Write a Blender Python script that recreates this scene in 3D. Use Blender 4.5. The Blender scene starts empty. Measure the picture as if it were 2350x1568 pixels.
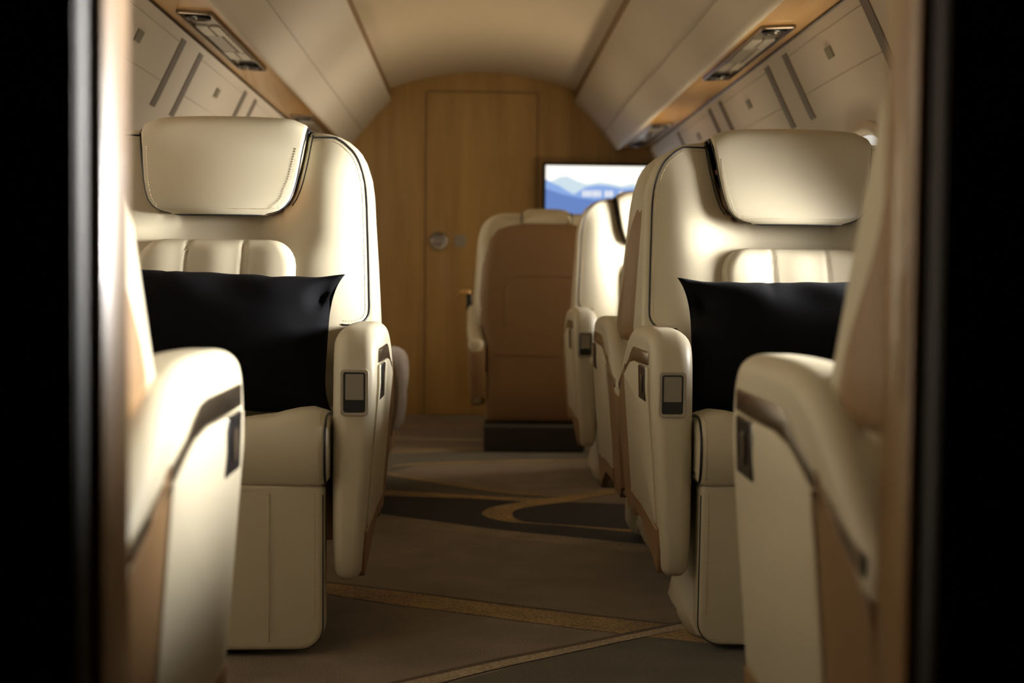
import bpy, bmesh, math, random
from mathutils import Vector, Matrix
random.seed(3)
PI = math.pi
scn = bpy.context.scene
COL = scn.collection

# ------------------------------------------------------------------ materials
def new_mat(name):
    m = bpy.data.materials.new(name); m.use_nodes = True
    return m, m.node_tree, m.node_tree.nodes['Principled BSDF']
def plain(name, col, rough=.5, metal=0, coat=0, spec=.5, sheen=0, bump=0, bscale=400, vary=0, vscale=6):
    m, t, b = new_mat(name)
    b.inputs['Base Color'].default_value = (*col, 1)
    b.inputs['Roughness'].default_value = rough
    b.inputs['Metallic'].default_value = metal
    b.inputs['Coat Weight'].default_value = coat
    b.inputs['Coat Roughness'].default_value = .12
    b.inputs['Specular IOR Level'].default_value = spec
    b.inputs['Sheen Weight'].default_value = sheen
    tc = t.nodes.new('ShaderNodeTexCoord')
    if bump:
        n = t.nodes.new('ShaderNodeTexNoise'); n.inputs['Scale'].default_value = bscale; n.inputs['Detail'].default_value = 3
        bp = t.nodes.new('ShaderNodeBump'); bp.inputs['Strength'].default_value = bump; bp.inputs['Distance'].default_value = .002
        t.links.new(tc.outputs['Object'], n.inputs['Vector'])
        t.links.new(n.outputs['Fac'], bp.inputs['Height']); t.links.new(bp.outputs['Normal'], b.inputs['Normal'])
    if vary:
        n = t.nodes.new('ShaderNodeTexNoise'); n.inputs['Scale'].default_value = vscale; n.inputs['Detail'].default_value = 4
        r = t.nodes.new('ShaderNodeValToRGB')
        r.color_ramp.elements[0].position = .3; r.color_ramp.elements[1].position = .7
        r.color_ramp.elements[0].color = (*[c*(1-vary) for c in col], 1)
        r.color_ramp.elements[1].color = (*[min(1, c*(1+vary)) for c in col], 1)
        t.links.new(tc.outputs['Object'], n.inputs['Vector'])
        t.links.new(n.outputs['Fac'], r.inputs['Fac']); t.links.new(r.outputs['Color'], b.inputs['Base Color'])
    return m
def wood(name, c0, c1, scale, rough=.3, coat=.5):
    m, t, b = new_mat(name)
    tc = t.nodes.new('ShaderNodeTexCoord'); mp = t.nodes.new('ShaderNodeMapping')
    mp.inputs['Scale'].default_value = scale
    n = t.nodes.new('ShaderNodeTexNoise'); n.inputs['Scale'].default_value = 1; n.inputs['Detail'].default_value = 6; n.inputs['Roughness'].default_value = .65
    n.inputs['Distortion'].default_value = .3
    r = t.nodes.new('ShaderNodeValToRGB')
    r.color_ramp.elements[0].position = .3; r.color_ramp.elements[0].color = (*c0, 1)
    r.color_ramp.elements[1].position = .72; r.color_ramp.elements[1].color = (*c1, 1)
    t.links.new(tc.outputs['Object'], mp.inputs['Vector']); t.links.new(mp.outputs['Vector'], n.inputs['Vector'])
    t.links.new(n.outputs['Fac'], r.inputs['Fac']); t.links.new(r.outputs['Color'], b.inputs['Base Color'])
    b.inputs['Roughness'].default_value = rough; b.inputs['Coat Weight'].default_value = coat; b.inputs['Coat Roughness'].default_value = .08
    return m
def emit(name, col, st):
    m, t, b = new_mat(name)
    b.inputs['Base Color'].default_value = (.02, .02, .02, 1); b.inputs['Roughness'].default_value = .2
    b.inputs['Emission Color'].default_value = (*col, 1); b.inputs['Emission Strength'].default_value = st
    return m
def carpet(name, c, var=.25, scale=260):
    m, t, b = new_mat(name)
    tc = t.nodes.new('ShaderNodeTexCoord')
    n = t.nodes.new('ShaderNodeTexNoise'); n.inputs['Scale'].default_value = scale; n.inputs['Detail'].default_value = 4
    n2 = t.nodes.new('ShaderNodeTexNoise'); n2.inputs['Scale'].default_value = 7; n2.inputs['Detail'].default_value = 5
    ad = t.nodes.new('ShaderNodeMath'); ad.operation = 'ADD'
    r = t.nodes.new('ShaderNodeValToRGB')
    r.color_ramp.elements[0].position = .7; r.color_ramp.elements[0].color = (*[x*(1-var) for x in c], 1)
    r.color_ramp.elements[1].position = 1.3; r.color_ramp.elements[1].color = (*[x*(1+var) for x in c], 1)
    r.color_ramp.elements[1].position = 1.0
    ml = t.nodes.new('ShaderNodeMath'); ml.operation = 'MULTIPLY_ADD'; ml.inputs[1].default_value = .5
    t.links.new(tc.outputs['Object'], n.inputs['Vector']); t.links.new(tc.outputs['Object'], n2.inputs['Vector'])
    t.links.new(n.outputs['Fac'], ad.inputs[0]); t.links.new(n2.outputs['Fac'], ml.inputs[0]); ml.inputs[2].default_value = .1
    t.links.new(ml.outputs[0], ad.inputs[1])
    t.links.new(ad.outputs[0], r.inputs['Fac']); t.links.new(r.outputs['Color'], b.inputs['Base Color'])
    bp = t.nodes.new('ShaderNodeBump'); bp.inputs['Strength'].default_value = .5; bp.inputs['Distance'].default_value = .004
    t.links.new(n.outputs['Fac'], bp.inputs['Height']); t.links.new(bp.outputs['Normal'], b.inputs['Normal'])
    b.inputs['Roughness'].default_value = .95; b.inputs['Specular IOR Level'].default_value = .1; b.inputs['Sheen Weight'].default_value = .15
    return m

CREAM = plain('cream_leather', (.57, .512, .375), .42, bump=.06, bscale=700)
CREAM2 = plain('cream_stitch', (.55, .45, .30), .6)
BROWN = plain('tan_leather', (.25, .145, .066), .42, bump=.06, bscale=700)
PIPE = plain('dark_piping', (.012, .013, .018), .4)
CHROME = plain('brushed_metal', (.46, .42, .37), .2, metal=1)
DARKM = plain('dark_recess', (.012, .012, .013), .25)
COVER = plain('taupe_cover', (.27, .235, .185), .5)
BEZEL = plain('control_bezel', (.36, .32, .25), .4)
BLACKC = plain('black_cotton', (.0035, .0035, .005), .9, spec=.12, sheen=.0, bump=.12, bscale=900)
PANEL = plain('cabin_panel', (.49, .41, .305), .5, bump=.02, bscale=60)
CEIL = plain('ceiling_panel', (.54, .43, .29), .6)
EDGE = plain('brown_edge_trim', (.17, .095, .04), .5)
SEAM = plain('panel_seam', (.33, .27, .20), .7)
SLOT = plain('shade_slot', (.13, .10, .07), .6)
BUTTON = plain('button_taupe', (.16, .135, .08), .5)
WOODV = wood('veneer_vertical', (.30, .165, .045), (.46, .28, .095), (11, 11, .7), .3, .35)
WOODH = wood('veneer_along', (.42, .21, .06), (.62, .35, .12), (14, .9, 14), .3, .35)
WOODJ = wood('jamb_veneer', (.30, .17, .07), (.42, .255, .115), (30, 30, 1.2), .3, .6)
BLACKW = plain('galley_unlit', (.006, .006, .007), .6)  # unlit galley: its darkness is put into the near-black colour
GREYM = plain('grey_metal_edge', (.035, .035, .037), .6, metal=.3)
GLOSSD = plain('console_dark', (.11, .085, .06), .12, metal=.4)
BEZM = plain('bezel_bronze', (.22, .17, .12), .25, metal=.7)
LENS = plain('lens_frosted', (.52, .46, .37), .15)
LENS2 = plain('console_grey', (.30, .26, .21), .25)
TVB = plain('tv_black', (.006, .006, .007), .25)
THROW = plain('throw_fabric', (.27, .205, .145), .9, sheen=.3, bump=.4, bscale=160, vary=.25, vscale=14)
BASEM = plain('seat_base_dark', (.03, .026, .02), .5)
PANE_R = emit('daylight_pane_sunny', (1, .97, .92), 1.5)
PANE_L = emit('daylight_pane_shade', (1, .96, .88), .8)
C_TAUPE = carpet('carpet_taupe', (.20, .155, .11))
C_DARK = carpet('carpet_charcoal', (.092, .08, .058))
C_BLACK = carpet('carpet_black', (.018, .016, .015))
C_GOLD = carpet('carpet_gold', (.30, .195, .08), .45, 120)
C_BEIGE = carpet('carpet_beige', (.36, .28, .185), .3, 150)
C_SAND = carpet('carpet_sand', (.245, .19, .125), .35, 150)
C_EDGE = carpet('carpet_brown_line', (.09, .058, .03))

# ------------------------------------------------------------------ helpers
def link(name, me, mats, parent=None, smooth=True):
    o = bpy.data.objects.new(name, me); COL.objects.link(o)
    for m in (mats if isinstance(mats, (list, tuple)) else [mats]): me.materials.append(m)
    if smooth:
        for p in me.polygons: p.use_smooth = True
    if parent: o.parent = parent
    return o
def build(name, V, Fc, mats, parent=None, smooth=True, recalc=True, midx=None, sharp=None):
    me = bpy.data.meshes.new(name)
    me.from_pydata([tuple(v) for v in V], [], [tuple(f) for f in Fc]); me.update()
    if recalc:
        bm = bmesh.new(); bm.from_mesh(me); bmesh.ops.recalc_face_normals(bm, faces=bm.faces); bm.to_mesh(me); bm.free()
    if midx:
        for p, i in zip(me.polygons, midx): p.material_index = i
    o = link(name, me, mats, parent, smooth)
    if sharp is not None: me.set_sharp_from_angle(angle=math.radians(sharp))
    return o
def empty(name, loc, rz=0, label=None, cat=None, group=None):
    o = bpy.data.objects.new(name, None); COL.objects.link(o)
    o.location = loc; o.rotation_euler = (0, 0, rz); o.empty_display_size = .1
    tag(o, label, cat, group); return o
def tag(o, label=None, cat=None, group=None, kind=None):
    if label: o['label'] = label
    if cat: o['category'] = cat
    if group: o['group'] = group
    if kind: o['kind'] = kind
    return o
def struct(o, label=None, cat=None):
    o['kind'] = 'structure'
    return tag(o, label, cat)
def interp(pts, z):
    if z <= pts[0][0]: return pts[0][1]
    for (a, b), (c, d) in zip(pts, pts[1:]):
        if z <= c: return b+(d-b)*(z-a)/(c-a)
    return pts[-1][1]
def sstep(a, b, x):
    t = max(0, min(1, (x-a)/(b-a))); return t*t*(3-2*t)
def spline(P, per=8, closed=False):
    n = len(P); out = []
    for i in range(n if closed else n-1):
        p1, p2 = P[i], P[(i+1) % n]
        p0 = P[i-1] if (closed or i > 0) else p1
        p3 = P[(i+2) % n] if (closed or i+2 < n) else p2
        for k in range(per):
            t = k/per
            out.append(tuple(.5*((2*b)+(-a+c)*t+(2*a-5*b+4*c-d)*t*t+(-a+3*b-3*c+d)*t**3) for a, b, c, d in zip(p0, p1, p2, p3)))
    if not closed: out.append(tuple(P[-1]))
    return out
def resample(P, n, closed=True):
    Q = list(P)+([P[0]] if closed else [])
    L = [0]
    for a, b in zip(Q, Q[1:]): L.append(L[-1]+math.dist(a, b))
    out = []; j = 0
    m = n if closed else n-1
    for i in range(n):
        s = L[-1]*i/m
        while j < len(L)-2 and L[j+1] < s: j += 1
        t = 0 if L[j+1] == L[j] else (s-L[j])/(L[j+1]-L[j])
        out.append(tuple(a+(b-a)*t for a, b in zip(Q[j], Q[j+1])))
    return out
def loft(loops, cap0=True, cap1=True, closed=True):
    V = [v for l in loops for v in l]; n = len(loops[0]); Fc = []
    for j in range(len(loops)-1):
        for i in range(n if closed else n-1):
            k = (i+1) % n
            Fc.append((j*n+i, j*n+k, (j+1)*n+k, (j+1)*n+i))
    if cap0: Fc.append(tuple(range(n))[::-1])
    if cap1: Fc.append(tuple(range((len(loops)-1)*n, len(loops)*n)))
    return V, Fc
def inset(P, d):
    n = len(P); A = sum(P[i][0]*P[(i+1) % n][1]-P[(i+1) % n][0]*P[i][1] for i in range(n))
    s = 1 if A > 0 else -1; out = []
    for i in range(n):
        a, b = P[i-1], P[(i+1) % n]
        tx, ty = b[0]-a[0], b[1]-a[1]; l = math.hypot(tx, ty) or 1
        out.append((P[i][0]-s*ty/l*d, P[i][1]+s*tx/l*d))
    return out
def slab(P, a0, a1, r0, r1, axis='x', seg=5):
    """closed outline P extruded from a0 to a1 with rounded rims r0, r1.
    axis x: P=(y,z); axis y: P=(x,z); axis z: P=(x,y)"""
    lay = []
    if r0 > 0:
        lay.append((a0, r0*1.25))
        for k in range(seg+1):
            t = k/seg*PI/2; lay.append((a0+r0*(1-math.sin(t)), r0*(1-math.cos(t))) if 0 else (a0+r0*(1-math.sin(t)), r0*(1-math.cos(PI/2-t))) if 0 else (a0+r0*(1-math.cos(t)), r0*(1-math.sin(t))))
    else: lay.append((a0, 0))
    if r1 > 0:
        for k in range(seg+1):
            t = (1-k/seg)*PI/2; lay.append((a1-r1*(1-math.cos(t)), r1*(1-math.sin(t))))
        lay.append((a1, r1*1.25))
    else: lay.append((a1, 0))
    loops = []
    for a, d in lay:
        q = inset(P, d) if d else P
        loops.append([(a, u, v) if axis == 'x' else (u, a, v) if axis == 'y' else (u, v, a) for u, v in q])
    return loft(loops)
def rrect(x0, x1, y0, y1, r, seg=5):
    out = []
    for cx, cy, a in ((x1-r, y1-r, 0), (x0+r, y1-r, PI/2), (x0+r, y0+r, PI), (x1-r, y0+r, 1.5*PI)):
        for k in range(seg+1):
            t = a+k/seg*PI/2; out.append((cx+r*math.cos(t), cy+r*math.sin(t)))
    return out
def box(x0, x1, y0, y1, z0, z1, r=0):
    if r: return slab(rrect(x0, x1, z0, z1, r*1.3, 4), y0, y1, r, r, 'y', 3)
    V = [(x, y, z) for x in (x0, x1) for y in (y0, y1) for z in (z0, z1)]
    return V, [(0, 1, 3, 2), (4, 6, 7, 5), (0, 4, 5, 1), (2, 3, 7, 6), (0, 2, 6, 4), (1, 5, 7, 3)]
def join(*parts):
    V, Fc = [], []
    for v, f in parts:
        o = len(V); V += list(v); Fc += [tuple(i+o for i in q) for q in f]
    return V, Fc
def tube(P, r, n=8, closed=False):
    P = [Vector(p) for p in P]; loops = []; up = None; m = len(P)
    for i in range(m):
        a = P[i-1] if (i > 0 or closed) else P[i]; b = P[(i+1) % m] if (i < m-1 or closed) else P[i]
        t = (b-a).normalized()
        if up is None:
            up = Vector((0, 0, 1)) if abs(t.z) < .9 else Vector((0, 1, 0))
        s = t.cross(up)
        if s.length < 1e-4: s = t.cross(Vector((1, .3, 0)))
        s.normalize(); up = s.cross(t).normalized()
        q = r[i] if isinstance(r, list) else r
        loops.append([P[i]+s*(q*math.cos(2*PI*k/n))+up*(q*math.sin(2*PI*k/n)) for k in range(n)])
    if closed: loops.append(loops[0])
    return loft(loops, not closed, not closed)
def dashes(P, r=.0010, step=.0062):
    """one stitched thread: a continuous fine tube that swells at every stitch"""
    Q = [Vector(p) for p in P]; tot = sum((b-a).length for a, b in zip(Q, Q[1:]))
    n = max(2, int(tot/step)*4); R = [Vector(p) for p in resample(P, n, False)]
    return tube(R, [r if i % 4 in (1, 2) else r*.2 for i in range(n)], 5)
def build_each(name, parts, mats, parent, **kw):
    return [build(name, V, Fc, mats, parent, **kw) for V, Fc in parts]
def xf(vf, fn): return [fn(*v) for v in vf[0]], vf[1]

# ------------------------------------------------------------------ armchair
HW = [(.44, .285), (.545, .288), (.56, .312), (.575, .334), (.60, .350), (.635, .358), (.777, .350), (.928, .340), (.97, .334), (1.008, .322),
      (1.035, .307), (1.055, .283), (1.066, .262), (1.073, .240), (1.078, .212)]
def hw(z): return interp(HW, z)
def Lr(z): return -.10+(z-.64)*.407
WH = [(.884, .105), (.887, .120), (.892, .134), (.90, .146), (.915, .157), (.935, .164), (.96, .170), (1.0, .176), (1.05, .181), (1.09, .185), (1.12, .186)]
def wh(z, k=1): return interp(WH, z)*k
def xn(z, k=1): return wh(z, k)+.002+.008*max(0, (z-.89)/.19)
def yf(x, z, k=1):
    a = abs(x); w = hw(z)
    y = Lr(z)
    rec = .050*(1-sstep(.07, .285, a))*sstep(.44, .60, z)*(1-.55*sstep(.84, .78, z))
    if a > .20: y += .066*((a-.20)/max(.05, w-.20))**2*sstep(1.075, .95, z)+.012*((a-.20)/max(.05, w-.20))**2*sstep(.95, 1.075, z)
    if z > .872:
        d = min(xn(z, k)-a, (z-.872))
        rec = max(rec, .066*sstep(-.004, .012, d))
    return y+rec
def yr(z): return .19-.018*sstep(.9, 1.07, z)
FLAP = [(-.014, .884), (-.016, .90), (-.004, .94), (.022, 1.005), (.044, 1.06), (.063, 1.093), (.088, 1.108), (.118, 1.112), (.150, 1.106), (.174, 1.087), (.181, 1.055),
        (.171, 1.052), (.163, 1.083), (.148, 1.095), (.118, 1.100), (.094, 1.096), (.075, 1.083), (.057, 1.055), (.035, 1.0), (.010, .94), (-.001, .905), (-.003, .884), (-.008, .881)]
YFLAP = [(.884, -.014), (.90, -.016), (.94, -.004), (1.005, .022), (1.06, .044), (1.093, .063), (1.105, .08)]
ARM = [(-.40, .148), (-.432, .172), (-.447, .25), (-.452, .40), (-.449, .54), (-.439, .602), (-.412, .637), (-.37, .6475), (-.26, .651), (-.13, .650), (-.05, .640), (.03, .612), (.10, .572),
       (.165, .53), (.205, .497), (.212, .45), (.208, .32), (.198, .235), (.15, .205), (.0, .225), (-.18, .222), (-.30, .18)]
XI, XO = .298, .386
def armtaper(x, y, z):
    t = (x-XI)/(XO-XI)
    k = .030*max(0, min(1, (.53-z)/.38))
    k += .002*sstep(-.30, -.452, y)                      # nose narrows towards the front
    return (x-t*k, y, z)
def arm_out(z, y): return armtaper(XO, y, z)[0]
def plate_on_arm(P, d0, d1):
    """plate that hugs the outer face of the arm: outline P=(y,z), thickness d0..d1 beyond the face"""
    V, Fc = slab(P, 0, 1, 0, .12, 'x', 3) if 0 else loft([[(0, y, z) for y, z in P], [(1, y, z) for y, z in P], [(1.15, y, z) for y, z in inset(P, .0025)]])
    W = []
    for t, y, z in V:
        x = arm_out(z, y); W.append((x+d0+(d1-d0)*t, y, z))
    return W, Fc

def make_chair(name, loc, rz, label, k_head=1, base_dx=0):
    root = empty(name, loc, rz, label, 'seat', 'cream leather cabin armchairs')
    # --- backrest
    zs = [.44, .50, .53, .545, .552, .56, .568, .575, .585, .60, .618, .635]+[.635+.0175*i for i in range(1, 20)]+[.975, .99, 1.0, 1.01, 1.02, 1.03, 1.04, 1.048, 1.055, 1.061, 1.066, 1.07, 1.073, 1.0755, 1.078]
    zs = sorted(set(round(z, 4) for z in zs)); loops = []
    N = 96
    for z in zs:
        w = hw(z); e = .017
        tr = .016*(1-math.sqrt(max(0, 1-((z-1.062)/.0162)**2))) if z > 1.062 else 0
        fr = [( (-1+2*i/N)*(w-e), z) for i in range(N+1)]
        row = [(x, yf(x, z, k_head)+tr, z) for x, z in fr]
        y0 = row[-1][1]; y1 = yr(z)-tr; e2 = min(.065, max(.002, (y1-y0)*.45))
        e1 = min(e, max(.002, (y1-y0)*.4))
        for t in range(1, 6):
            a = t/5*PI/2; row.append((w-e+e*math.sin(a), y0+e1*(1-math.cos(a)), z))
        for t in range(1, 5): row.append((w, y0+e1+(y1-e2-y0-e1)*t/5, z))
        for t in range(0, 5):
            a = t/4*PI/2; row.append((w-e2+e2*math.cos(a), y1-e2+e2*math.sin(a), z))
        for t in range(1, 10): row.append(((w-e2)*(1-2*t/10), y1, z))
        for t in range(0, 5):
            a = (1-t/4)*PI/2; row.append((-(w-e2+e2*math.cos(a)), y1-e2+e2*math.sin(a), z))
        for t in range(1, 5): row.append((-w, y1-e2+(y0+e1-y1+e2)*t/5, z))
        for t in range(0, 5):
            a = (1-t/5)*PI/2; row.append((-(w-e+e*math.sin(a)), y0+e1*(1-math.cos(a)), z))
        loops.append(row)
    back = build('backrest', *loft(loops), CREAM, root)
    # piping on the wing panels and along the headrest notch, with stitches beside it
    pp, st = [], []
    for s in (-1, 1):
        P = [(xn(1.066, k_head)+.006, 1.064)]
        zz = [1.0655, 1.061, 1.055, 1.045, 1.03, 1.008, .98, .95, .91, .86, .80, .74, .70, .68]
        for z in zz:
            x = hw(z)-.0155
            if x > P[0][0]+.004: P.append((x, min(z, 1.064)))
        P += [(hw(.66)-.018, .662), (hw(.65)-.028, .648), (hw(.645)-.048, .641), (.292, .640), (.283, .641)]
        P = resample(spline(P, 6), 150, False)
        pp.append(tube([(s*x, yf(x, z, k_head)-.0006, z) for x, z in P], .0023, 6))
        Q = []
        for i, (x, z) in enumerate(P):
            a, b = P[max(0, i-1)], P[min(len(P)-1, i+1)]
            tx, tz = b[0]-a[0], b[1]-a[1]; l = math.hypot(tx, tz) or 1
            Q.append((x+tz/l*.0085, z-tx/l*.0085))
        Q = [q for q in Q if q[0] > xn(q[1], k_head)+.003 or q[1] < .87]
        st.append(dashes([(s*x, yf(x, z, k_head)-.0004, z) for x, z in Q]))
        pp.append(tube([(s*(xn(z, k_head)+.006), yf(xn(z, k_head)+.006, z, k_head)+.0002, z) for z in [1.07, 1.06, 1.04, 1.02, 1.0, .98, .96, .94, .92, .905]], .0018, 6))
    build_each('piping', pp, PIPE, back); build_each('stitching', st, CREAM2, back)
    # --- headrest: flap folded over the top, tan gusset behind it
    out = resample(spline(FLAP, 8, True), 200)
    w0 = .186
    def hd(x, y, z): 
        f = wh(z, k_head)/w0; q = abs(x)/w0; return (x*f, y-.016*sstep(.13, .06, y)+.016*q**2*sstep(1.1, 1.0, z), z-sstep(1.02, 1.1, z)*(.006*q**2+.016*q**10))
    V, Fc = slab(out, -w0, w0, .009, .009, 'x', 5)
    # extra columns across the width so that the crown stays round
    R5 = .005; cols = [-w0+R5+2*(w0-R5)*i/14 for i in range(15)]
    lay = [(-w0, R5*1.2)]+[(-w0+R5*(1-math.cos(k/5*PI/2)), R5*(1-math.sin(k/5*PI/2))) for k in range(6)]+[(c, 0) for c in cols[1:-1]]+[(w0-R5*(1-math.cos((1-k/5)*PI/2)), R5*(1-math.sin((1-k/5)*PI/2))) for k in range(6)]+[(w0, R5*1.2)]
    V, Fc = loft([[(a, y, z) for y, z in (inset(out, d) if d else out)] for a, d in lay])
    head = build('headrest', *xf((V, Fc), hd), CREAM, root)
    core = [(-.001, .889), (.012, .935), (.037, 1.0), (.059, 1.052), (.077, 1.08), (.096, 1.092), (.118, 1.096), (.148, 1.091), (.163, 1.07), (.163, 1.0), (.13, .93), (.06, .886)]
    V, Fc = slab(resample(spline(core, 6, True), 110), -w0+.0012, w0-.0012, .003, .003, 'x', 3)
    g = build('gusset', *xf((V, Fc), hd), BROWN, head)
    g['label'] = 'tan leather gusset behind the headrest flap'
    zz = [1.1, 1.09, 1.075, 1.05, 1.02, .99, .96, .935, .915, .90, .892, .887, .8845]
    side = [(wh(z, k_head)+.0008, interp(YFLAP, z)+.0165+.0065-.016, z) for z in zz]
    bot = [(wh(.8845, k_head)*t, -.014+.0055-.016+.016*t*t, .8802) for t in (.8, .5, .2)]
    half = side+bot
    path = half+[(-x, y, z) for x, y, z in half[::-1]]
    top = [(wh(1.1, k_head), .118, 1.108), (wh(1.1, k_head), .096, 1.107)]
    tail = [(wh(1.08, k_head), .172, 1.083), (wh(1.1, k_head), .15, 1.102)]+top
    dz_ = lambda p: (p[0], p[1], p[2]-.022*sstep(1.02, 1.1, p[2]))
    path = [dz_(p) for p in path]; tail = [dz_(p) for p in tail]
    path = tail+path+[(-x, y, z) for x, y, z in tail[::-1]]
    build('piping', *tube(resample(path, 170, False), .0025, 6), PIPE, head)
    hs = [(wh(z, k_head)-.010, z) for z in (1.035, 1.015, 1.0, .97, .945, .925, .912)]+[(wh(.905, k_head)-.016, .901), (wh(.895, k_head)-.022, .8945)]
    hs = hs+[(-x, z) for x, z in hs[::-1]]
    sp = [(x, interp(YFLAP, z)-.0167+.016*(x/.186)**2*sstep(1.1, 1.0, z), z-sstep(1.02, 1.1, z)*.010) for x, z in resample(spline(hs, 6), 120, False)]
    build('stitching', *dashes(sp, .0008), CREAM2, head)
    for s in (-1, 1):
        q_ = wh(1.1, k_head)+.0045
        build('piping', *tube(spline([(s*q_, .075, 1.074), (s*q_, .10, 1.081), (s*q_, .14, 1.081), (s*q_, .176, 1.070), (s*q_, .186, 1.04), (s*q_, .187, 1.03)], 5), .003, 6), PIPE, back)
    # --- lumbar pad in three puffed segments
    zl = [.50, .56, .62, .68, .72, .75, .77, .785, .797, .806, .813, .818, .8215, .824, .826]
    V, Fc = [], []; n = 60; loops = []
    for z in zl:
        r = .062; w = .177 if z < .826-r else .177-r+math.sqrt(max(0, r*r-(z-.826+r)**2))
        row = []
        for i in range(n+1):
            x = (-1+2*i/n)*w
            ex = min(1, (w-abs(x))/.022); ez = min(1, (.826-z)/.022)
            puff = .026*math.sqrt(max(0, 1-(1-ex)**2))*math.sqrt(max(0, 1-(1-ez)**2))
            for sx in (-.062, .062): puff -= .006*math.exp(-((x-sx)/.004)**2)*ex
            puff += .006*math.cos((x/.124)*2*PI*.5)**2*ex*ez
            row.append((x, Lr(z)+.012-puff*.9-.003, z))
        row += [(-(-1+2*i/6)*w, Lr(z)+.05, z) for i in range(7)]
        loops.append(row)
    lum = build('lumbar_pad', *loft(loops), CREAM, root)
    lp = [tube([(sx, Lr(z)-.0005+.012-.026*.9*min(1, (.826-z)/.02)+.0075, z) for z in (.56, .64, .72, .79, .815, .822)], .0011, 5) for sx in (-.062, .062)]
    build_each('seam', lp, CREAM2, lum)
    # --- back shell in tan leather
    loops = []
    for z in [.13, .14, .16, .3, .5, .6, .7, .8, .88, .93, .96, .98, 1.0, 1.012, 1.022, 1.028, 1.031]:
        w = .288 if z < .55 else interp([(.55, .288), (.60, .330), (.635, .340), (.777, .332), (.9, .318), (.96, .302), (1.0, .268), (1.02, .23), (1.031, .17)], z)
        row = []; d = .010*sstep(.13, .16, z)*sstep(1.034, .99, z); bk = .036*sstep(.56, .62, z)
        for i in range(61):
            s = -1+2*i/60; ex = min(1, (1-abs(s))*w/.07)
            row.append((s*w, yr(z)+.001-bk+(d+bk)*math.sqrt(max(0, 1-(1-ex)**2)), z))
        row += [(w, yr(z)-.07, z), (-w, yr(z)-.07, z)]
        loops.append(row)
    sh = build('back_shell', *loft(loops), BROWN, root); sh['label'] = 'tan leather back shell'
    for s in (-1, 1) if k_head == 1 else ():
        loops = []
        for z in [z for z in zs if .60 <= z <= 1.03]:
            w = hw(z); y1 = yr(z); e = .065; y0 = min(Lr(z)+.115, y1-e-.001); a0 = 1.15*sstep(.80, 1.03, z); y0 += (y1-e-.001-y0)*sstep(.66, .84, z); C = []
            for t in range(5): C.append((w-e+e*math.cos(a0), y0+(y1-e-y0)*t/4+e*math.sin(a0)))
            for t in range(1, 8):
                a = a0+t/8*(PI/2-a0); C.append((w-e+e*math.cos(a), y1-e+e*math.sin(a)))
            o_ = [(x+.0035, y+.0035*i/11) for i, (x, y) in enumerate(C)]
            loops.append([(s*x, y, z) for x, y in o_+[(x-.004, y-.004) for x, y in C[::-1]]])
        q = build('side_wrap', *loft(loops), BROWN, sh); q['label'] = 'tan leather wrapping the side of the back'
    ar = [(-.20, .56), (-.20, .72), (-.185, .765), (-.15, .785), (-.1, .79), (.1, .79), (.15, .785), (.185, .765), (.20, .72), (.20, .56)]
    sm = [tube([(x, yr(z)+.0105, z) for x, z in resample(spline(ar, 5), 50, False)], .0022, 6),
          tube([(x, yr(.43)+.0105, .43) for x in (-.25, 0, .25)], .0025, 6)]
    build_each('seam', sm, EDGE, sh)
    # --- cushion
    cp = [(-.44, .338), (-.468, .352), (-.482, .39), (-.482, .435), (-.468, .472), (-.435, .489), (-.36, .487), (-.2, .474), (-.02, .466), (.10, .466), (.11, .43), (.11, .36), (.09, .338), (-.2, .334)]
    out = resample(spline(cp, 8, True), 130)
    X = .294; r = .022
    lay = [(-X, r*1.25)]+[(-X+r*(1-math.cos(k/5*PI/2)), r*(1-math.sin(k/5*PI/2))) for k in range(6)]+[(-X+r+(2*X-2*r)*i/24, 0) for i in range(1, 24)]+[(X-r*(1-math.cos((1-k/5)*PI/2)), r*(1-math.sin((1-k/5)*PI/2))) for k in range(6)]+[(X, r*1.25)]
    V, Fc = loft([[(a, y, z) for y, z in (inset(out, d) if d else out)] for a, d in lay])
    def cd(x, y, z):
        k = sstep(.40, .49, z)
        g = sum(math.exp(-((x-s*.178)/.004)**2) for s in (-1, 1))*.0035
        return (x, y+(g if y < -.44 else 0), z-k*(.030*(1-min(1, (abs(x)/.24))**2)+.012*sstep(.24, .294, abs(x)))-k*g)
    cu = build('seat_cushion', *xf((V, Fc), cd), CREAM, root)
    ps = [tube([(s*(X-.006), y+.004*(1 if y < -.3 else 0), z-.012*sstep(.40, .49, z)-.003*sstep(.4, .49, z)) for y, z in resample(spline(cp[:9], 8), 60, False)], .0024, 6) for s in (-1, 1)]
    build_each('piping', ps, PIPE, cu)
    sm = [tube([cd(s*.178, y-.0, z) for y, z in resample(spline(cp[:9], 8), 70, False)], .0010, 5) for s in (-1, 1)]
    st = dashes([(X-.016, y-.0006, z-.008*sstep(.40, .49, z)) for y, z in resample(spline(cp[:6], 8), 60, False)])
    st2 = dashes([(-X+.016, y-.0006, z-.008*sstep(.40, .49, z)) for y, z in resample(spline(cp[:6], 8), 60, False)])
    build_each('seam', sm, CREAM2, cu); build_each('stitching', (st, st2), CREAM2, cu)
    # --- leg rest
    P = []
    for cx_, cz_, rr_, a_ in ((.268, .329, .016, 0), (-.268, .329, .016, PI/2), (-.237, .059, .047, PI), (.237, .059, .047, 1.5*PI)):
        P += [(cx_+rr_*math.cos(a_+k/8*PI/2), cz_+rr_*math.sin(a_+k/8*PI/2)) for k in range(9)]
    P = resample(P, 220)
    V, Fc = slab(P, -.466, -.40, .011, .010, 'y', 5)
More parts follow.
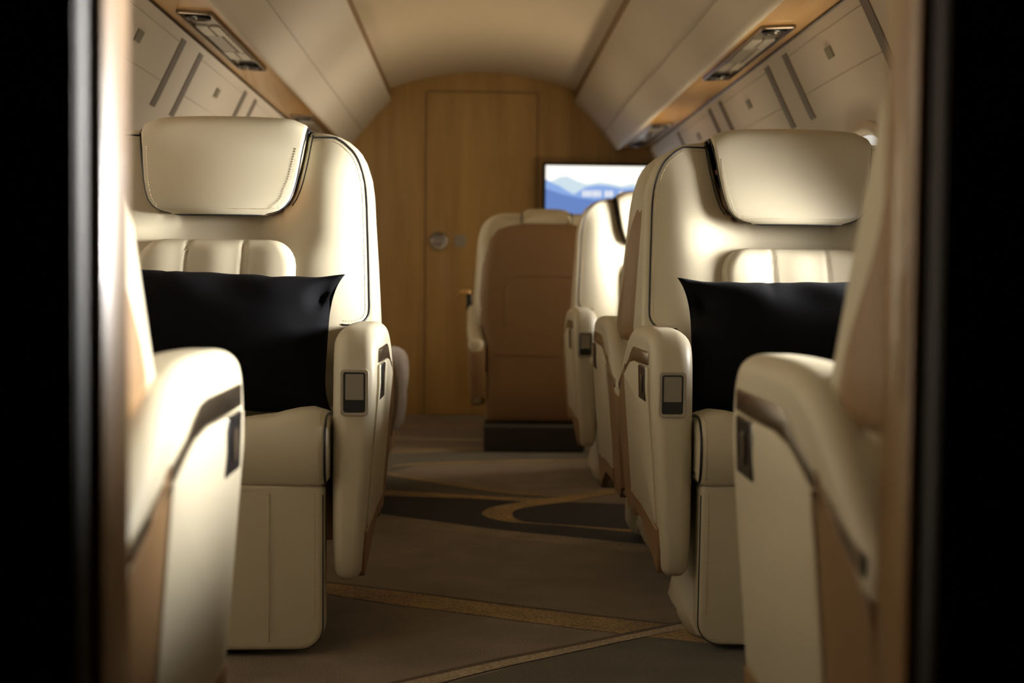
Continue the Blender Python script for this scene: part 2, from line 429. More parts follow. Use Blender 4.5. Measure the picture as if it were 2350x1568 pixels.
    def lg(x, y, z):
        g = sum(math.exp(-((x-s*.178)/.004)**2) for s in (-1, 1))*.002
        return (x, y+.012*(x/.284)**2+.018*(.327-z)/.3-.0, z)
    lr = build('leg_rest', *xf((V, Fc), lg), CREAM, root)
    P2 = inset(P, .0030)
    i0 = max(range(len(P2)), key=lambda i: P2[i][0]*.2+P2[i][1]); P2 = P2[i0:]+P2[:i0]; P2 = [p for p in P2 if p[1] < .322]
    j0 = [i for i in range(len(P2)-1) if math.dist(P2[i], P2[i+1]) > .1]
    if j0: P2 = P2[j0[0]+1:]+P2[:j0[0]+1]
    build('piping', *tube([lg(x, -.4635+.0035, z) for x, z in P2], .0024, 6), PIPE, lr)
    build_each('seam', [tube([lg(s*.178, -.4663, z) for z in (.03, .1, .2, .325)], .0010, 5) for s in (-1, 1)], CREAM2, lr)
    for s in (-1, 1): build('stitching', *dashes([lg(s*.267, -.4662, z) for z in (.325, .2, .075)]), CREAM2, lr)
    # --- pedestal
    loops = []
    for z, w, y0, y1 in ((0, .255, -.34, .10), (.01, .264, -.35, .11), (.065, .290, -.335, .11), (.13, .276, -.28, .10), (.19, .255, -.24, .09), (.34, .24, -.22, .08)):
        P = [(-w, y0+.05), (-w+.015, y0+.012), (-w+.05, y0), (w-.05, y0), (w-.015, y0+.012), (w, y0+.05), (w, -.19), (w-.02, -.14), (.215, -.05), (.20, y1), (-.20, y1), (-.215, -.05), (-w+.02, -.14), (-w, -.19)]
        loops.append([(x+base_dx, y, z) for x, y in P])
    bs = build('pedestal', *loft(loops), CREAM, root, sharp=50)
    for s in (-1, 1):
        V, Fc = slab([(p[0]*.011, p[1]*.019) for p in [(math.cos(2*PI*i/20), math.sin(2*PI*i/20)) for i in range(20)]], 0, .008, 0, .002, 'x', 2)
        o = build('marker_lens', [(s*(x+.279)+base_dx, y-.262, z+.062) for x, y, z in V], Fc, COVER, bs)
    # --- arms
    out = resample(spline(ARM, 8, True), 200)
    for s in (-1, 1):
        mir = lambda x, y, z, s=s: (s*x, y, z)
        V, Fc = slab(out, XI, XO, .036, .026, 'x', 8)
        arm = build('armrest', *xf(xf((V, Fc), armtaper), mir), CREAM, root)
        # tan rear shell and lower patch
        P = [(.028, .20), (.028, .555), (.085, .53), (.15, .495), (.205, .462), (.2155, .44), (.2125, .32), (.2025, .235), (.15, .202), (.08, .207)]
        V, Fc = slab(P, XI-.002, XO+.0025, .004, .004, 'x', 2)
        a = build('rear_panel', *xf(xf((V, Fc), armtaper), mir), BROWN, arm, sharp=40); a['label'] = 'tan leather rear panel'
        P = [(-.415, .245), (-.418, .20), (-.405, .16), (-.385, .150), (-.30, .182), (-.18, .223), (.0, .226), (.04, .222), (.04, .262), (-.18, .262)]
        a = build('lower_panel', *xf(plate_on_arm(P, -.02, .0022), mir), BROWN, arm, sharp=40); a['label'] = 'tan leather lower panel'
        # cream side panel
        P = rrect(-.402, .026, .25, .575, .012, 4)
        def top(y): return interp([(-.40, .572), (-.16, .573), (-.09, .566), (-.05, .556), (.02, .535), (.05, .53)], y)
        P = [(y, min(z, top(y)) if z > .45 else z) for y, z in resample(P, 120)]
        build('side_panel', *xf(plate_on_arm(P, -.005, .0032), mir), CREAM, arm, sharp=40)
        # metal band: wide at the front, thin along the rail
        band = [(-.397, .576), (-.397, .600), (-.392, .604), (-.16, .604), (-.12, .600), (-.085, .588), (-.05, .572), (.06, .542), (.19, .501), (.193, .482), (.06, .523), (-.03, .549), (-.08, .565), (-.15, .572), (-.25, .574)]
        build('metal_band', *xf(plate_on_arm(resample(band, 150), -.004, .0014), mir), CHROME, arm, sharp=40)
        # recessed switch box
        P = rrect(-.375, -.27, .500, .572, .004, 3)
        rb = build('switch_recess', *xf(plate_on_arm(P, -.01, .0038), mir), DARKM, arm, sharp=40)
        P = [(-.325+.016*math.cos(2*PI*i/24), .535+.021*math.sin(2*PI*i/24)) for i in range(24)]
        build('switch_knob', *xf(plate_on_arm(P, .002, .0065), mir), GLOSSD, rb, sharp=40)
        # front control with sliding cover
        cx = .343; yb = -.4495
        def ring(x0, x1, z0, z1, r, d, y0, y1):
            A = rrect(x0, x1, z0, z1, r, 5); B = rrect(x0+d, x1-d, z0+d, z1-d, max(.001, r-d*.5), 5)
            L4 = [[(x, y1, z) for x, z in A], [(x, y0+.001, z) for x, z in A], [(x, y0, z) for x, z in inset(A, .001)], [(x, y0, z) for x, z in inset(B, -.001)], [(x, y0+.001, z) for x, z in B], [(x, y1, z) for x, z in B]]
            return loft(L4, False, False)
        fr = build('control_frame', *xf(ring(cx-.0275, cx+.0275, .476, .5665, .008, .0062, yb-.0075, yb+.012), mir), BEZEL, arm, sharp=35)
        build('control_well', *xf(box(cx-.0218, cx+.0218, yb-.0035, yb+.012, .482, .5615), mir), DARKM, fr, smooth=False)
        V, Fc = slab(rrect(cx-.0178, cx+.0178, .5065, .5570, .002, 3), yb-.0062, yb+.004, .001, 0, 'y', 2)
        c = build('control_cover', *xf((V, Fc), mir), COVER, fr, sharp=35); c['label'] = 'grey sliding cover'
    return root

def copy_tree(o, parent=None):
    c = o.copy(); COL.objects.link(c); c.parent = parent
    for ch in list(o.children): copy_tree(ch, c)
    return c
R2 = make_chair('cabin_armchair', (.742, 3.27, 0), 0, 'cream armchair facing the camera on the right side of the aisle, holding a black pillow', base_dx=-.02)
L2 = copy_tree(R2); L2.location = (-.572, 3.22, 0); L2.scale.z = 1.006
L2['label'] = 'cream armchair facing the camera on the left side of the aisle, holding a black pillow'
for ch in L2.children:
    if ch.name.startswith('pedestal'): ch.location.x = -.07
def place(x, y, rz, label):
    c = copy_tree(R2); c.location = (x, y, 0); c.rotation_euler.z = rz; c['label'] = label; c.scale.z = 1.012 if y < 2 else 1
    return c
place(-.678, 1.405, PI, 'brightly lit near armchair at the left doorway edge, seen from behind its arm')
place(.723, 1.405, PI, 'shaded near armchair at the right doorway edge, seen from behind its arm')
place(.736, 3.71, PI, 'armchair backing onto the right pillow armchair, mostly hidden with its tan side showing')
R4 = place(.747, 5.54, 0, 'far armchair facing the camera, partly hidden behind the right aisle chairs')
for o_ in (R2, L2, R4):
    for sh_ in [c for c in o_.children if c.name.startswith('back_shell')]:
        for q in [c for c in sh_.children if c.name.startswith('side_wrap')]: bpy.data.objects.remove(q)
FAR = make_chair('cabin_armchair', (.322, 6.48, 0), PI, 'far armchair turned away, its whole tan back shell facing the camera', k_head=.64)
FAR.scale = (.90, 1, .972)
for c in FAR.children:
    if c.name.startswith('headrest'): c.location.z = -.010
V, Fc = box(-.19, .30, -.02, .30, 0.0, .12, .01)
o = build('floor_box', V, Fc, BASEM, FAR); o['label'] = 'dark plinth box under the seat'
V, Fc = slab(rrect(.37, .43, -.60, -.25, .012, 4), .705, .722, .004, .004, 'z', 3)
ty = build('side_tray', V, Fc, WOODH, FAR); ty['label'] = 'small wooden fold-out tray'
build('tray_bracket', *box(.365, .395, -.52, -.40, .62, .704, .004), DARKM, ty)

# ------------------------------------------------------------------ pillows
def make_pillow(name, loc, rot, label, seed):
    rnd = random.Random(seed); W, H, T = .298, .163, .076; n, m = 60, 36; V = []; Fc = []
    ph = [rnd.uniform(0, 6) for _ in range(8)]
    def pt(u, v, s):
        pu = 1-.135*(1-abs(v)**4.5); pv = 1-.11*(1-abs(u)**9)
        x, z = W*u*pu, H*v*pv
        e = max(0, (1-abs(u)**3.2)*(1-abs(v)**3.0))
        t = T*e**.55
        c = abs(u)**6*abs(v)**4
        wr = .006*math.sin(9*u+ph[0]+3*v)*math.exp(-((abs(v)-.8)/.25)**2)*e**.3 + .007*math.sin(7*v+5*u+ph[1])*math.exp(-((abs(u)-.85)/.15)**2)*e**.3
        pk = .004*math.exp(-((u+.32)/.02)**2)*sstep(.5, 1, v)
        z -= (.0009*math.sin(21*u+ph[2])+.0035*math.exp(-((u+.3)/.05)**2)+.002*math.exp(-((u-.45)/.06)**2))*abs(v)**8*(1 if v > 0 else .3)
        # pinched ear at the upper corners
        q = math.exp(-(((abs(u)-.90)/.07)**2+((v-.62)/.16)**2))
        cr = abs(u*v)**14; x *= 1-.035*cr; z *= 1-.075*cr
        return (x, s*(t+wr-pk-.030*q)-.02*c, z)
    for s in (-1, 1):
        o = len(V)
        for j in range(m+1):
            for i in range(n+1): V.append(pt(-1+2*i/n, -1+2*j/m, s))
        for j in range(m):
            for i in range(n):
                a = o+j*(n+1)+i; Fc.append((a, a+1, a+n+2, a+n+1) if s < 0 else (a, a+n+1, a+n+2, a+1))
    me = bpy.data.meshes.new(name); me.from_pydata(V, [], Fc)
    bm = bmesh.new(); bm.from_mesh(me); bmesh.ops.remove_doubles(bm, verts=bm.verts, dist=.0003); bmesh.ops.recalc_face_normals(bm, faces=bm.faces); bm.to_mesh(me); bm.free()
    o = link(name, me, BLACKC); o.location = loc; o.rotation_euler = rot
    return tag(o, label, 'pillow', 'black lumbar pillows')
make_pillow('pillow', (-.562, 2.984, .615), (math.radians(-14), math.radians(2.2), 0), 'black pillow leaning in the left camera-facing armchair', 1)
make_pillow('pillow', (.726, 3.030, .608), (math.radians(-14), math.radians(-.6), 0), 'black pillow leaning in the right camera-facing armchair', 5)

# ------------------------------------------------------------------ cabin shell
CX = .042; Y0, Y1 = -.6, 7.89
def sideprofile(s):
    """inner side wall from floor to the console strip (right side x, z)"""
    return [(.985, 0), (1.03, .10), (1.10, .35), (1.145, .60), (1.158, .82), (1.135, 1.05), (1.085, 1.215), (1.04, 1.31), (.955, 1.487)]
RP = spline(sideprofile(1), 6)
def wallx(z): return interp([(b, a) for a, b in RP], z)
def mx(x, s): return x if s > 0 else 2*CX-x
def extr(P, y0, y1, s=1, ny=1):
    ys = [y0+(y1-y0)*i/ny for i in range(ny+1)]
    V = [(mx(x, s), y, z) for y in ys for x, z in P]; n = len(P); Fc = []
    for j in range(ny):
        for i in range(n-1): Fc.append((j*n+i, j*n+i+1, (j+1)*n+i+1, (j+1)*n+i))
    return V, Fc
def wallpt(s, y, z, off=0):
    x = wallx(z); dz = .01
    tx, tz = wallx(z+dz)-wallx(z-dz), 2*dz; l = math.hypot(tx, tz)
    nx, nz = -tz/l, tx/l
    return (mx(x+nx*off, s), y, z+nz*off)
def thick_panel(P, y0, y1, s, th, away):
    """profile strip with real thickness (offset by th along away)"""
    Q = [(x+away[0]*th, z+away[1]*th) for x, z in P]
    loop = P+Q[::-1]
    return loft([[(mx(x, s), y0, z) for x, z in loop], [(mx(x, s), y1, z) for x, z in loop]])
WALL = {}
DAY, WARM = (1, .97, .92), (1, .86, .61)
SUN_FILL_R = [[(52, -5, 1, 58, DAY)],
         [(34, 0, 0, 46, DAY, .17), (3.7, 26, 4, 40, DAY, .1), (34, -53, -7, 25, DAY)],  # last entry: narrow beam added to brighten the left door jamb
         [(12, 0, -40, 110, WARM)],  # added warm fill, tilted up to lift the ceiling
         [(12, 0, 0, 60, DAY), (24, 36, 0, 56, DAY), (6, 0, -45, 110, WARM)],  # warm entry is added fill for the ceiling
         [(44, 0, -10, 140, WARM)]]  # added warm fill to brighten the end bulkhead
FILL_L = [[(2.6, 0, -32, 130, WARM)], [(2.4, -10, -34, 120, WARM)]]+[[(5, 0, -32, 130, WARM)]]*3  # added warm fill at the left windows, tilted up to the ceiling
for s, nm in ((1, 'right'), (-1, 'left')):
    w = build('wall_'+nm, *thick_panel(RP, .8, Y1, s, .05, (1, .1)), PANEL, sharp=30)
    struct(w, 'cream curved sidewall panel on the '+nm+' of the cabin'); WALL[s] = w
    off = 0 if s > 0 else -.1
    # window bays
    for q, yc in enumerate((1.72, 2.86, 4.01, 5.18, 6.33)):
        yc += off; hl = .45
        for y in (yc-hl, yc+hl):
            zz = [1.265+.20*i/8 for i in range(9)]
            loops = [[wallpt(s, y-.03, z, -.006), wallpt(s, y-.03, z, .003), wallpt(s, y+.03, z, .003), wallpt(s, y+.03, z, -.006)] for z in zz]
            o = build('shade_slot', *loft(loops), SLOT, w, smooth=False); o['label'] = 'brown shade slot'
        sl = [tube([wallpt(s, y, z, .0) for y in (yc-hl+.02, yc+hl-.02)], .0012, 5) for z in (1.452, 1.335)]
        build_each('panel_seam', sl, SEAM, w)
        loops = [[wallpt(s, yc-.03, z, -.004), wallpt(s, yc-.03, z, .004), wallpt(s, yc+.03, z, .004), wallpt(s, yc+.03, z, -.004)] for z in (1.384, 1.39, 1.40, 1.414)]
        build('shade_button', *loft(loops), BUTTON, w, smooth=False)
        # oval window: surround ring, reveal and bright pane
        fr = []
        for rr, of in ((1.0, .003), (.97, .014), (.92, .016), (.88, .010), (.85, -.012)):
            fr.append([wallpt(s, yc+.285*rr*math.copysign(abs(math.cos(t))**.8, math.cos(t)), .93+.275*rr*math.copysign(abs(math.sin(t))**.8, math.sin(t)), of) for t in [2*PI*i/56 for i in range(56)]])
        wi = build('window_%d' % (q+1+(0 if s > 0 else 5)), *loft(fr, False, False), PANEL)
        struct(wi, ('oval cabin window on the right wall, number %d from the door' if s > 0 else 'oval cabin window on the left wall, number %d from the door') % (q+1))
        pv = []
        for rr in (.86, .6, .3, .02):
            pv.append([wallpt(s, yc+.285*rr*math.copysign(abs(math.cos(t))**.8, math.cos(t)), .93+.275*rr*math.copysign(abs(math.sin(t))**.8, math.sin(t)), .004) for t in [2*PI*i/56 for i in range(56)]])
        for (en, yaw, tilt, spr, colr, *sh) in (SUN_FILL_R if s > 0 else FILL_L)[q]:
            la = bpy.data.lights.new('daylight_and_fill', 'AREA'); la.shape = 'ELLIPSE'; la.size = .2 if sh else .48; la.size_y = .46  # lamps at the panes: window daylight plus the added fills and jamb beam
            la.energy = en; la.spread = math.radians(spr); la.color = colr
            lo_ = bpy.data.objects.new('daylight_and_fill', la); COL.objects.link(lo_); lo_.location = wallpt(s, yc+(sh[0] if sh else 0), .93, .03)
            ya, ti = math.radians(yaw), math.radians(tilt)
            dv_ = Vector((-s*math.cos(ti)*math.cos(ya), math.cos(ti)*math.sin(ya), -math.sin(ti)))
            lo_.rotation_euler = dv_.to_track_quat('-Z', 'Y').to_euler()
        build('window_pane', *loft(pv, False, True), PANE_R if s > 0 else PANE_L, wi)
# ceiling vault
arc = []
for i in range(41):
    t = -1+2*i/40; R = (.51**2+.095**2)/(2*.095)
    x = CX+.51*t; arc.append((x, 1.896-R+math.sqrt(R*R-(.51*t)**2)))
ce = build('ceiling', *thick_panel(arc, Y0, Y1, 1, .03, (0, 1)), CEIL, sharp=30); struct(ce, 'arched cream cabin ceiling panel')
for k, y in enumerate((3.6,)):
    build('panel_seam', *tube([(x, y, z-.0005) for x, z in arc], .0022, 5), SEAM, ce)
BINP = [(.575, 1.758), (.556, 1.755), (.549, 1.749), (.549, 1.740), (.556, 1.728), (.62, 1.660), (.69, 1.580), (.742, 1.515), (.765, 1.484), (.772, 1.474), (.780, 1.4685), (.788, 1.470), (.792, 1.476), (.794, 1.488)]
PSU = [(.786, 1.4805), (.955, 1.4895)]
n = 1
for s, nm in ((1, 'right'), (-1, 'left')):
    b = build('trim_%d' % n, *thick_panel(BINP, .8, Y1, s, .02, (.5, .85)), PANEL, sharp=50); n += 1
    struct(b, 'sloping cream overhead panel on the '+nm)
    build('panel_seam', *tube([(mx(.700, s), y, 1.5655) for y in (.9, 4, 7.88)], .0018, 5), SEAM, b)
    e = build('trim_%d' % n, *thick_panel([(.5525, 1.745), (.5525, 1.806)], .8, Y1, s, .02, (1, 0)), EDGE, smooth=False); n += 1
    struct(e, 'brown shadow gap strip beside the vault on the '+nm)
    p = build('trim_%d' % n, *thick_panel(PSU, .8, Y1, s, .02, (0, 1)), WOODH, smooth=False); n += 1
    struct(p, 'glossy wood strip under the overhead panel on the '+nm)
    g = build('trim_%d' % n, *tube([(mx(.957, s), y, 1.4855) for y in (.8, 3, 5, 7.88)], .004, 6), DARKM); n += 1
    struct(g, 'dark gasket line between wood strip and sidewall on the '+nm)

# passenger service consoles in the wood strip
def make_console(loc, s, label, length):
    root = empty('overhead_console', loc, 0, label, 'console', 'overhead service consoles')
    root.rotation_euler = (0, -s*math.radians(3.05), 0)
    hw_, hl = .050, length/2
    A = rrect(-hw_, hw_, -hl, hl, .012, 5); B = inset(A, .007)
    L4 = [[(x, y, .004) for x, y in A], [(x, y, -.007) for x, y in A], [(x, y, -.009) for x, y in inset(A, .002)], [(x, y, -.009) for x, y in inset(A, .006)], [(x, y, -.002) for x, y in B]]
    build('bezel', *loft(L4, False, False), BEZM, root, sharp=40)
    build('tray', *loft([[(x, y, -.001) for x, y in B], [(x, y, .004) for x, y in B]]), GLOSSD, root, smooth=False)
    for e in (-1, 1):
        yc = e*(hl-.075)
        prof = [(.036, -.001), (.036, -.008), (.033, -.011), (.027, -.010), (.024, -.004)]
        V, Fc = loft([[(r*math.cos(2*PI*i/28), yc+r*math.sin(2*PI*i/28), z) for i in range(28)] for r, z in prof], False, False)
        gs = build('air_vent', V, Fc, DARKM, root, sharp=40)
        prof = [(.023, -.003), (.021, -.010), (.015, -.015), (.007, -.017), (.001, -.0175)]
        build('vent_nozzle', *loft([[(r*math.cos(2*PI*i/24), yc+r*math.sin(2*PI*i/24), z) for i in range(24)] for r, z in prof], False, True), GLOSSD, gs)
        y0 = e*(hl-.30)
        for x0, x1 in ((-.038, -.002), (.003, .036)):
            V, Fc = slab(rrect(x0, x1, y0-.075, y0+.075, .006, 3), -.0065, .001, .002, 0, 'z', 2)
            build('reading_light', V, Fc, LENS, root, sharp=40)
    V, Fc = slab(rrect(-.036, .012, -.145, .145, .005, 3), -.006, .001, .002, 0, 'z', 2)
    build('sign_panel', V, Fc, LENS2, root, sharp=40)
    V, Fc = slab(rrect(.017, .037, -.145, .145, .005, 3), -.006, .001, .002, 0, 'z', 2)
    build('light_bar', V, Fc, LENS, root, sharp=40)
    return root
zc = 1.4842
def cons(s, y, label, L=1.06): make_console((mx(.866, s), y, zc-.001), s, label, L)
cons(1, 4.60, 'long overhead console of vents and lights in the right wood strip, nearer one')
cons(1, 7.12, 'overhead console at the far end of the right wood strip, catching screen light')
cons(-1, 4.52, 'long overhead console of vents and lights in the left wood strip, nearer one')
cons(-1, 7.00, 'overhead console at the far end of the left wood strip, just above the headrest')

# rear bulkhead of vertical veneer
out = [(x, z) for x, z in RP]+[(.955, 1.50)]
prof = [(CX, 1.90)]
poly = [(x, z) for x, z in RP]+[(.92, 1.54), (.60, 1.83), (.30, 1.90), (CX, 1.92)]
poly = poly+[(2*CX-x, z) for x, z in poly[-2::-1]]
wb = build('wall_back', *loft([[(x, Y1, z) for x, z in poly], [(x, Y1+.05, z) for x, z in poly]]), WOODV, smooth=False)
struct(wb, 'vertical grain wood bulkhead at the end of the cabin')
dx0, dx1, dz1 = -.264, .342, 1.783
d = build('door_1', *box(dx0, dx1, Y1-.006, Y1+.02, .008, dz1), WOODV, smooth=False); struct(d, 'flush wooden door in the end bulkhead')
gap = (box(dx0-.008, dx0, Y1-.003, Y1+.01, 0, dz1+.008), box(dx1, dx1+.008, Y1-.003, Y1+.01, 0, dz1+.008), box(dx0, dx1, Y1-.003, Y1+.01, dz1, dz1+.008))
build_each('door_gap', gap, EDGE, d, smooth=False)
hx, hz = -.193, .965
prof = [(.052, 0), (.052, -.010), (.046, -.014), (.036, -.012), (.034, -.004), (.012, -.004), (.010, -.012), (.001, -.013)]
V, Fc = loft([[(hx+r*math.cos(2*PI*i/32), Y1-.006+y, hz+r*math.sin(2*PI*i/32)) for i in range(32)] for r, y in prof], False, True)
build('door_handle', V, Fc, CHROME, d, sharp=40)
V, Fc = slab(rrect(-.108, -.045, hz-.03, hz+.035, .005, 3), Y1-.011, Y1-.005, .002, 0, 'y', 2)
build('door_plate', V, Fc, COVER, d, sharp=40)  # small taupe plate beside the handle

# carpet with inlaid curves
fl_parts, fl_idx = [], []
def flat(P, z, mi):
    n = len(P); fl_parts.append(([(x, y, z) for x, y in P], [tuple(range(n))])); fl_idx.append(mi)
def strip(A, B, z, mi):
    n = 60; A = resample(spline(A, 6), n, False); B = resample(spline(B, 6), n, False)
    V = [(x, y, z) for x, y in A]+[(x, y, z) for x, y in B]
    Fc = [(i, i+1, n+i+1, n+i) for i in range(n-1)]
    fl_parts.append((V, Fc)); fl_idx.extend([mi]*len(Fc))
def offs(A, d): return [(x, y+d) for x, y in A]
flat([(-1.02, .6), (1.12, .6), (1.12, 7.9), (-1.02, 7.9)], 0, 0)
# dark field below the diagonal
strip([(-.9, 1.75), (-.5, 2.2), (-.065, 2.577), (.228, 2.846), (.395, 2.971), (.70, 3.18), (1.0, 3.36)], [(-.2, 1.2), (.1, 1.35), (.3, 1.6), (.5, 1.8), (.7, 2.0), (.9, 2.2), (1.05, 2.4)], .0006, 1)
b1t = [(-1.0, 3.72), (-.60, 3.58), (-.352, 3.468), (-.13, 3.355), (.045, 3.258), (.251, 3.148), (.408, 3.071), (.60, 2.985), (.9, 2.86)]
b1b = [(-1.0, 3.60), (-.60, 3.46), (-.339, 3.342), (-.189, 3.246), (.002, 3.146), (.202, 3.035), (.336, 2.970), (.55, 2.87), (.9, 2.72)]
strip(b1t, b1b, .0012, 3); strip(offs(b1t, .012), offs(b1t, -.004), .0016, 5)
dt = [(-.9, 1.84), (-.5, 2.26), (-.159, 2.571), (.039, 2.740), (.231, 2.885), (.402, 3.018), (.62, 3.18), (1.0, 3.42)]
db = [(-.87, 1.79), (-.47, 2.21), (-.12, 2.535), (.045, 2.690), (.228, 2.838), (.395, 2.968), (.62, 3.13), (1.0, 3.37)]
strip(dt, db, .0022, 4); strip(offs(dt, .016), offs(dt, -.004), .0026, 5)
# black ribbon
bt = [(-1.0, 5.10), (-.6, 4.98), (-.319, 4.896), (.001, 4.842), (.189, 4.785), (.45, 4.755), (.8, 4.70), (1.05, 4.66)]
bb = [(-1.0, 4.95), (-.6, 4.72), (-.303, 4.517), (-.113, 4.379), (.057, 4.249), (.273, 4.127), (.457, 4.026), (.75, 3.86), (1.05, 3.70)]
strip(bb, [(x-.01, y-.125) for x, y in bb], .0009, 6)
strip(bt, bb, .0012, 2)
lt = [(-1.0, 5.22), (-.6, 5.12), (-.321, 5.03), (.001, 4.915), (.192, 4.862), (.294, 4.865)]
strip(lt, [(-1.0, 5.10), (-.6, 4.98), (-.319, 4.896), (.001, 4.842), (.189, 4.785), (.30, 4.80)], .0014, 3)
lo = [(.80, 4.06), (.477, 4.204), (.284, 4.304), (.116, 4.368), (.059, 4.436), (.034, 4.526), (.062, 4.641), (.125, 4.722), (.189, 4.79), (.322, 4.905), (.499, 5.08), (.8, 5.30)]
li = [(.80, 4.12), (.481, 4.243), (.285, 4.321), (.173, 4.369), (.138, 4.438), (.132, 4.529), (.152, 4.613), (.216, 4.693), (.314, 4.768), (.40, 4.86), (.53, 5.0), (.82, 5.22)]
strip(lo, li, .0018, 3)
# lens and the far stripes
lu = [(-.343, 5.476), (-.336, 5.587), (-.297, 5.674), (-.15, 5.751), (.076, 5.82), (.495, 5.90), (.9, 5.95)]
ll = [(-.343, 5.476), (-.295, 5.387), (-.136, 5.216), (.066, 5.011), (.258, 4.893), (.5, 4.90), (.9, 5.0)]
strip(lt, ll[:1]+[(-.295, 5.387), (-.136, 5.216), (.066, 5.011), (.258, 4.893)], .0007, 1)
strip([(-1.0, 6.3), (-.6, 6.2), (-.345, 6.1), (.008, 6.2), (.5, 6.25), (1., 6.3)], [(-1.0, 5.3), (-.6, 5.4), (-.343, 5.476), (-.15, 5.77), (.4, 5.91), (1., 5.98)], .0007, 1)
strip(lu, [(x+.01, y+.05) for x, y in lu], .0018, 3); strip(ll[:5], [(x+.012, y+.045) for x, y in ll[:5]], .0020, 3)
strip([(-1, 6.0), (-.345, 6.143), (.008, 6.278), (.6, 6.45)], [(-1, 6.07), (-.345, 6.213), (.008, 6.34), (.6, 6.51)], .0014, 3)
strip([(-1, 6.68), (-.375, 6.64), (.0, 6.62), (.6, 6.6)], [(-1, 6.75), (-.375, 6.72), (.0, 6.70), (.6, 6.68)], .0014, 4)
strip([(-1, 7.25), (-.375, 7.2), (.0, 7.2), (.6, 7.2)], [(-1, 7.33), (-.375, 7.30), (.0, 7.30), (.6, 7.3)], .0014, 3)
V, Fc = join(*fl_parts)
fl = build('floor', V, Fc, [C_TAUPE, C_DARK, C_BLACK, C_GOLD, C_BEIGE, C_EDGE, C_SAND], smooth=False, recalc=False, midx=fl_idx)
for p in fl.data.polygons:
    if p.normal.z < 0: p.flip()
struct(fl, 'taupe cabin carpet with black, gold and beige inlaid curves')
build('subfloor', *box(-1.1, 1.2, .6, 7.95, -.05, -.002), BASEM, fl, smooth=False)

# ------------------------------------------------------------------ doorway the photo is taken through
XL, XR = -.261, .315
wf = build('wall_front', *join(box(-1.3, XL-.011, .98, 1.089, 0, 1.95), box(XR+.011, 1.4, .98, 1.089, 0, 1.95), box(XL-.011, XR+.011, .98, 1.089, 1.8, 1.95)), BLACKW, smooth=False)
struct(wf, 'galley partition around the doorway, darkness of the unlit galley in its colour')
for s, xx, nm in ((-1, XL, 'left'), (1, XR, 'right')):
    a = build('trim_%d' % n, *box(*(sorted((xx+s*.009, xx+s*.022))), .983, 1.011, 0, 1.8, .003), GREYM, sharp=40); n += 1
    struct(a, 'dark metal edge strip on the %s doorway jamb' % nm)
    a = build('trim_%d' % n, *box(*(sorted((xx, xx+s*.014))), .012+1, 1.09, 0, 1.8, .004), WOODJ, sharp=40); n += 1
    struct(a, 'glossy wood lining of the %s doorway jamb' % nm)

# ------------------------------------------------------------------ television on the bulkhead
tv = empty('television', (.665, 7.80, 1.225), 0, 'lit wall television showing blue mountains, above the far chairs', 'television')
tw, th = .292, .172
V, Fc = slab(rrect(-tw, tw, -th, th, .006, 3), -.022, .05, .004, 0, 'y', 2)
build('casing', V, Fc, TVB, tv, sharp=40)
sc = [emit('screen_sky', (1, .95, .86), 3.8), emit('screen_haze', (.70, .86, .95), 2.7), emit('screen_blue', (.30, .48, .92), 2.6), emit('screen_deep', (.20, .36, .85), 2.0), emit('screen_white', (.95, .97, 1), 2.7)]
W, H = tw-.016, th-.016; parts, idx = [], []
def scr(P, y, mi):
    parts.append(([(x, y, z) for x, z in P], [tuple(range(len(P)))])); idx.append(mi)
scr([(-W, -H), (W, -H), (W, H), (-W, H)], -.0225, 0)
scr([(-W, -H), (W, -H), (W, .035), (.24, .045), (.20, .065), (.14, .05), (.08, .062), (.02, .07), (-.05, .058), (-.10, .072), (-.16, .10), (-.2, .095), (-.24, .075), (-W, .06)], -.0228, 1)
scr([(-W, -H), (W, -H), (W, .02), (.20, .04), (.14, .035), (.06, .05), (.0, .052), (-.06, .04), (-.12, .0), (-.16, .02), (-.2, .045), (-.24, .06), (-W, .082)], -.0231, 2)
scr([(-W, -H), (W, -H), (W, -.03), (.1, -.01), (0, -.03), (-.08, -.02), (-.16, -.005), (-.2, .005), (-W, .03)], -.0234, 3)
x = -.075
for wd in (.016, .02, .012, .02, .014, .0, .018, .02, .0):
    if wd: scr([(x, -.012), (x+wd, -.012), (x+wd, .022), (x, .022)], -.0238, 4); x += wd+.005
    else: x += .016
scr([(x, -.012), (x+.012, -.012), (x+.034, .022), (x+.022, .022)], -.0238, 4)
V, Fc = join(*parts)
o = build('screen', V, Fc, sc, tv, smooth=False, recalc=False, midx=idx)

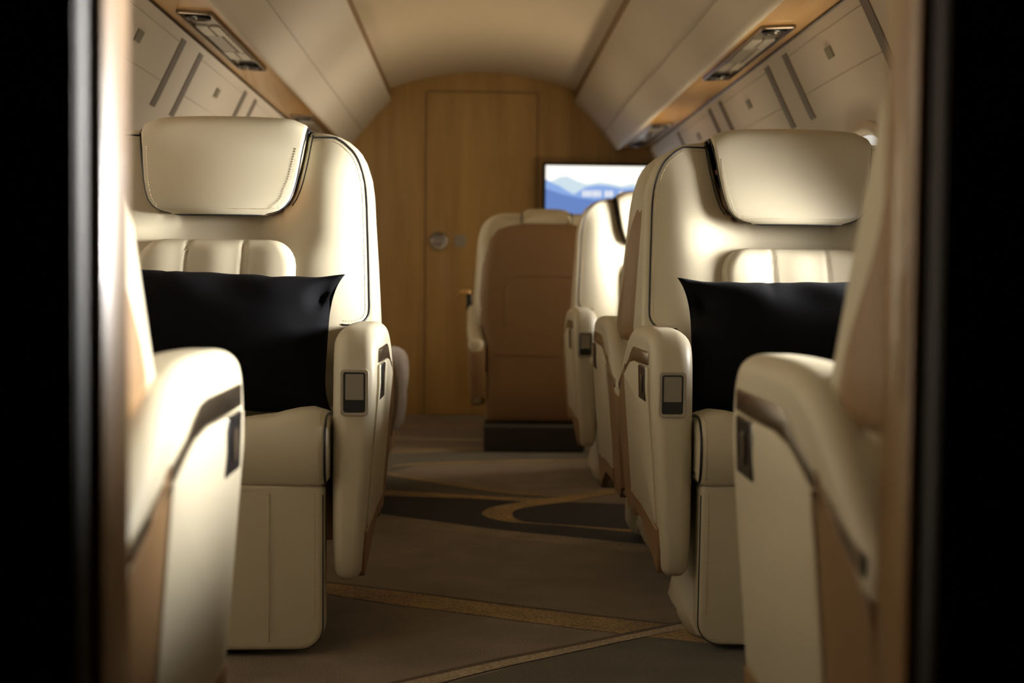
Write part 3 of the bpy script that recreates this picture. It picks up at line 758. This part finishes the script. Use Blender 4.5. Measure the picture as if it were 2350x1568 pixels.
# ------------------------------------------------------------------ divan with a throw, left of the aisle behind the left armchair
dv = empty('divan', (-.655, 4.86, 0), 0, 'cream divan along the left wall behind the left armchair', 'sofa')
V, Fc = box(-.24, .36, -.55, .55, .10, .30, .02); build('base', V, Fc, BROWN, dv)
V, Fc = slab(rrect(-.24, .385, -.55, .55, .05, 5), .30, .46, .04, .04, 'z', 5); build('seat_cushion', V, Fc, CREAM, dv)
V, Fc = slab(rrect(-.26, -.09, -.55, .55, .05, 5), .40, .84, .04, .05, 'z', 5); build('backrest', V, Fc, CREAM, dv)
for i, y in enumerate((-.48, .48)):
    build('foot', *box(-.18, .28, y-.03, y+.03, 0, .11, .008), BASEM, dv)
path = [(-.62, .468), (-.50, .470), (-.38, .474), (-.30, .484), (-.262, .484), (-.242, .468), (-.236, .43), (-.240, .37), (-.250, .31), (-.258, .27)]
path = resample(spline(path, 5), 40, False); loops = []
for i, (px, pz) in enumerate(path):
    a, b = path[max(0, i-1)], path[min(39, i+1)]; tx, tz = b[0]-a[0], b[1]-a[1]; l = math.hypot(tx, tz); nx, nz = -tz/l, tx/l
    row = []; hang = sstep(.48, .3, pz)
    for side in (1, 0):
        ys = [k/40 for k in range(41)]
        if side == 0: ys = ys[::-1]
        for u in ys:
            y = 4.36+.86*u+.04*hang*math.sin(3*u); f = .010*math.sin(17*u+2*hang)*(.3+hang)+.004*math.sin(39*u)
            o = max(.004, .016+f)*side+ (.0025 if side == 0 else 0)
            row.append((px-.015+nx*o, y, pz+nz*o-.03*hang*u*hang))
    loops.append(row)
th_ = build('throw_blanket', *loft(loops), THROW); tag(th_, 'taupe quilted throw draped over the near end of the divan', 'blanket')

# ------------------------------------------------------------------ world, camera, view
w = bpy.data.worlds.new('World'); scn.world = w; w.use_nodes = True
w.node_tree.nodes['Background'].inputs[0].default_value = (1, .95, .88, 1)
w.node_tree.nodes['Background'].inputs[1].default_value = 0.0
cam = bpy.data.cameras.new('Camera'); co = bpy.data.objects.new('Camera', cam); COL.objects.link(co)
cam.lens = 50; cam.sensor_width = 36; cam.clip_start = .02
Fp = 50/36*2350
M = Matrix.Rotation(-math.atan(90/Fp), 4, 'Z') @ Matrix.Rotation(PI/2-math.atan(136/Fp), 4, 'X') @ Matrix.Rotation(math.radians(.62), 4, 'Z')
co.matrix_world = Matrix.Translation((0, 0, .742)) @ M
cam.dof.use_dof = True; cam.dof.focus_distance = 2.98; cam.dof.aperture_fstop = 3.3
scn.camera = co
scn.view_settings.view_transform = 'Standard'; scn.view_settings.look = 'None'
scn.view_settings.exposure = -1.6; scn.view_settings.gamma = 1
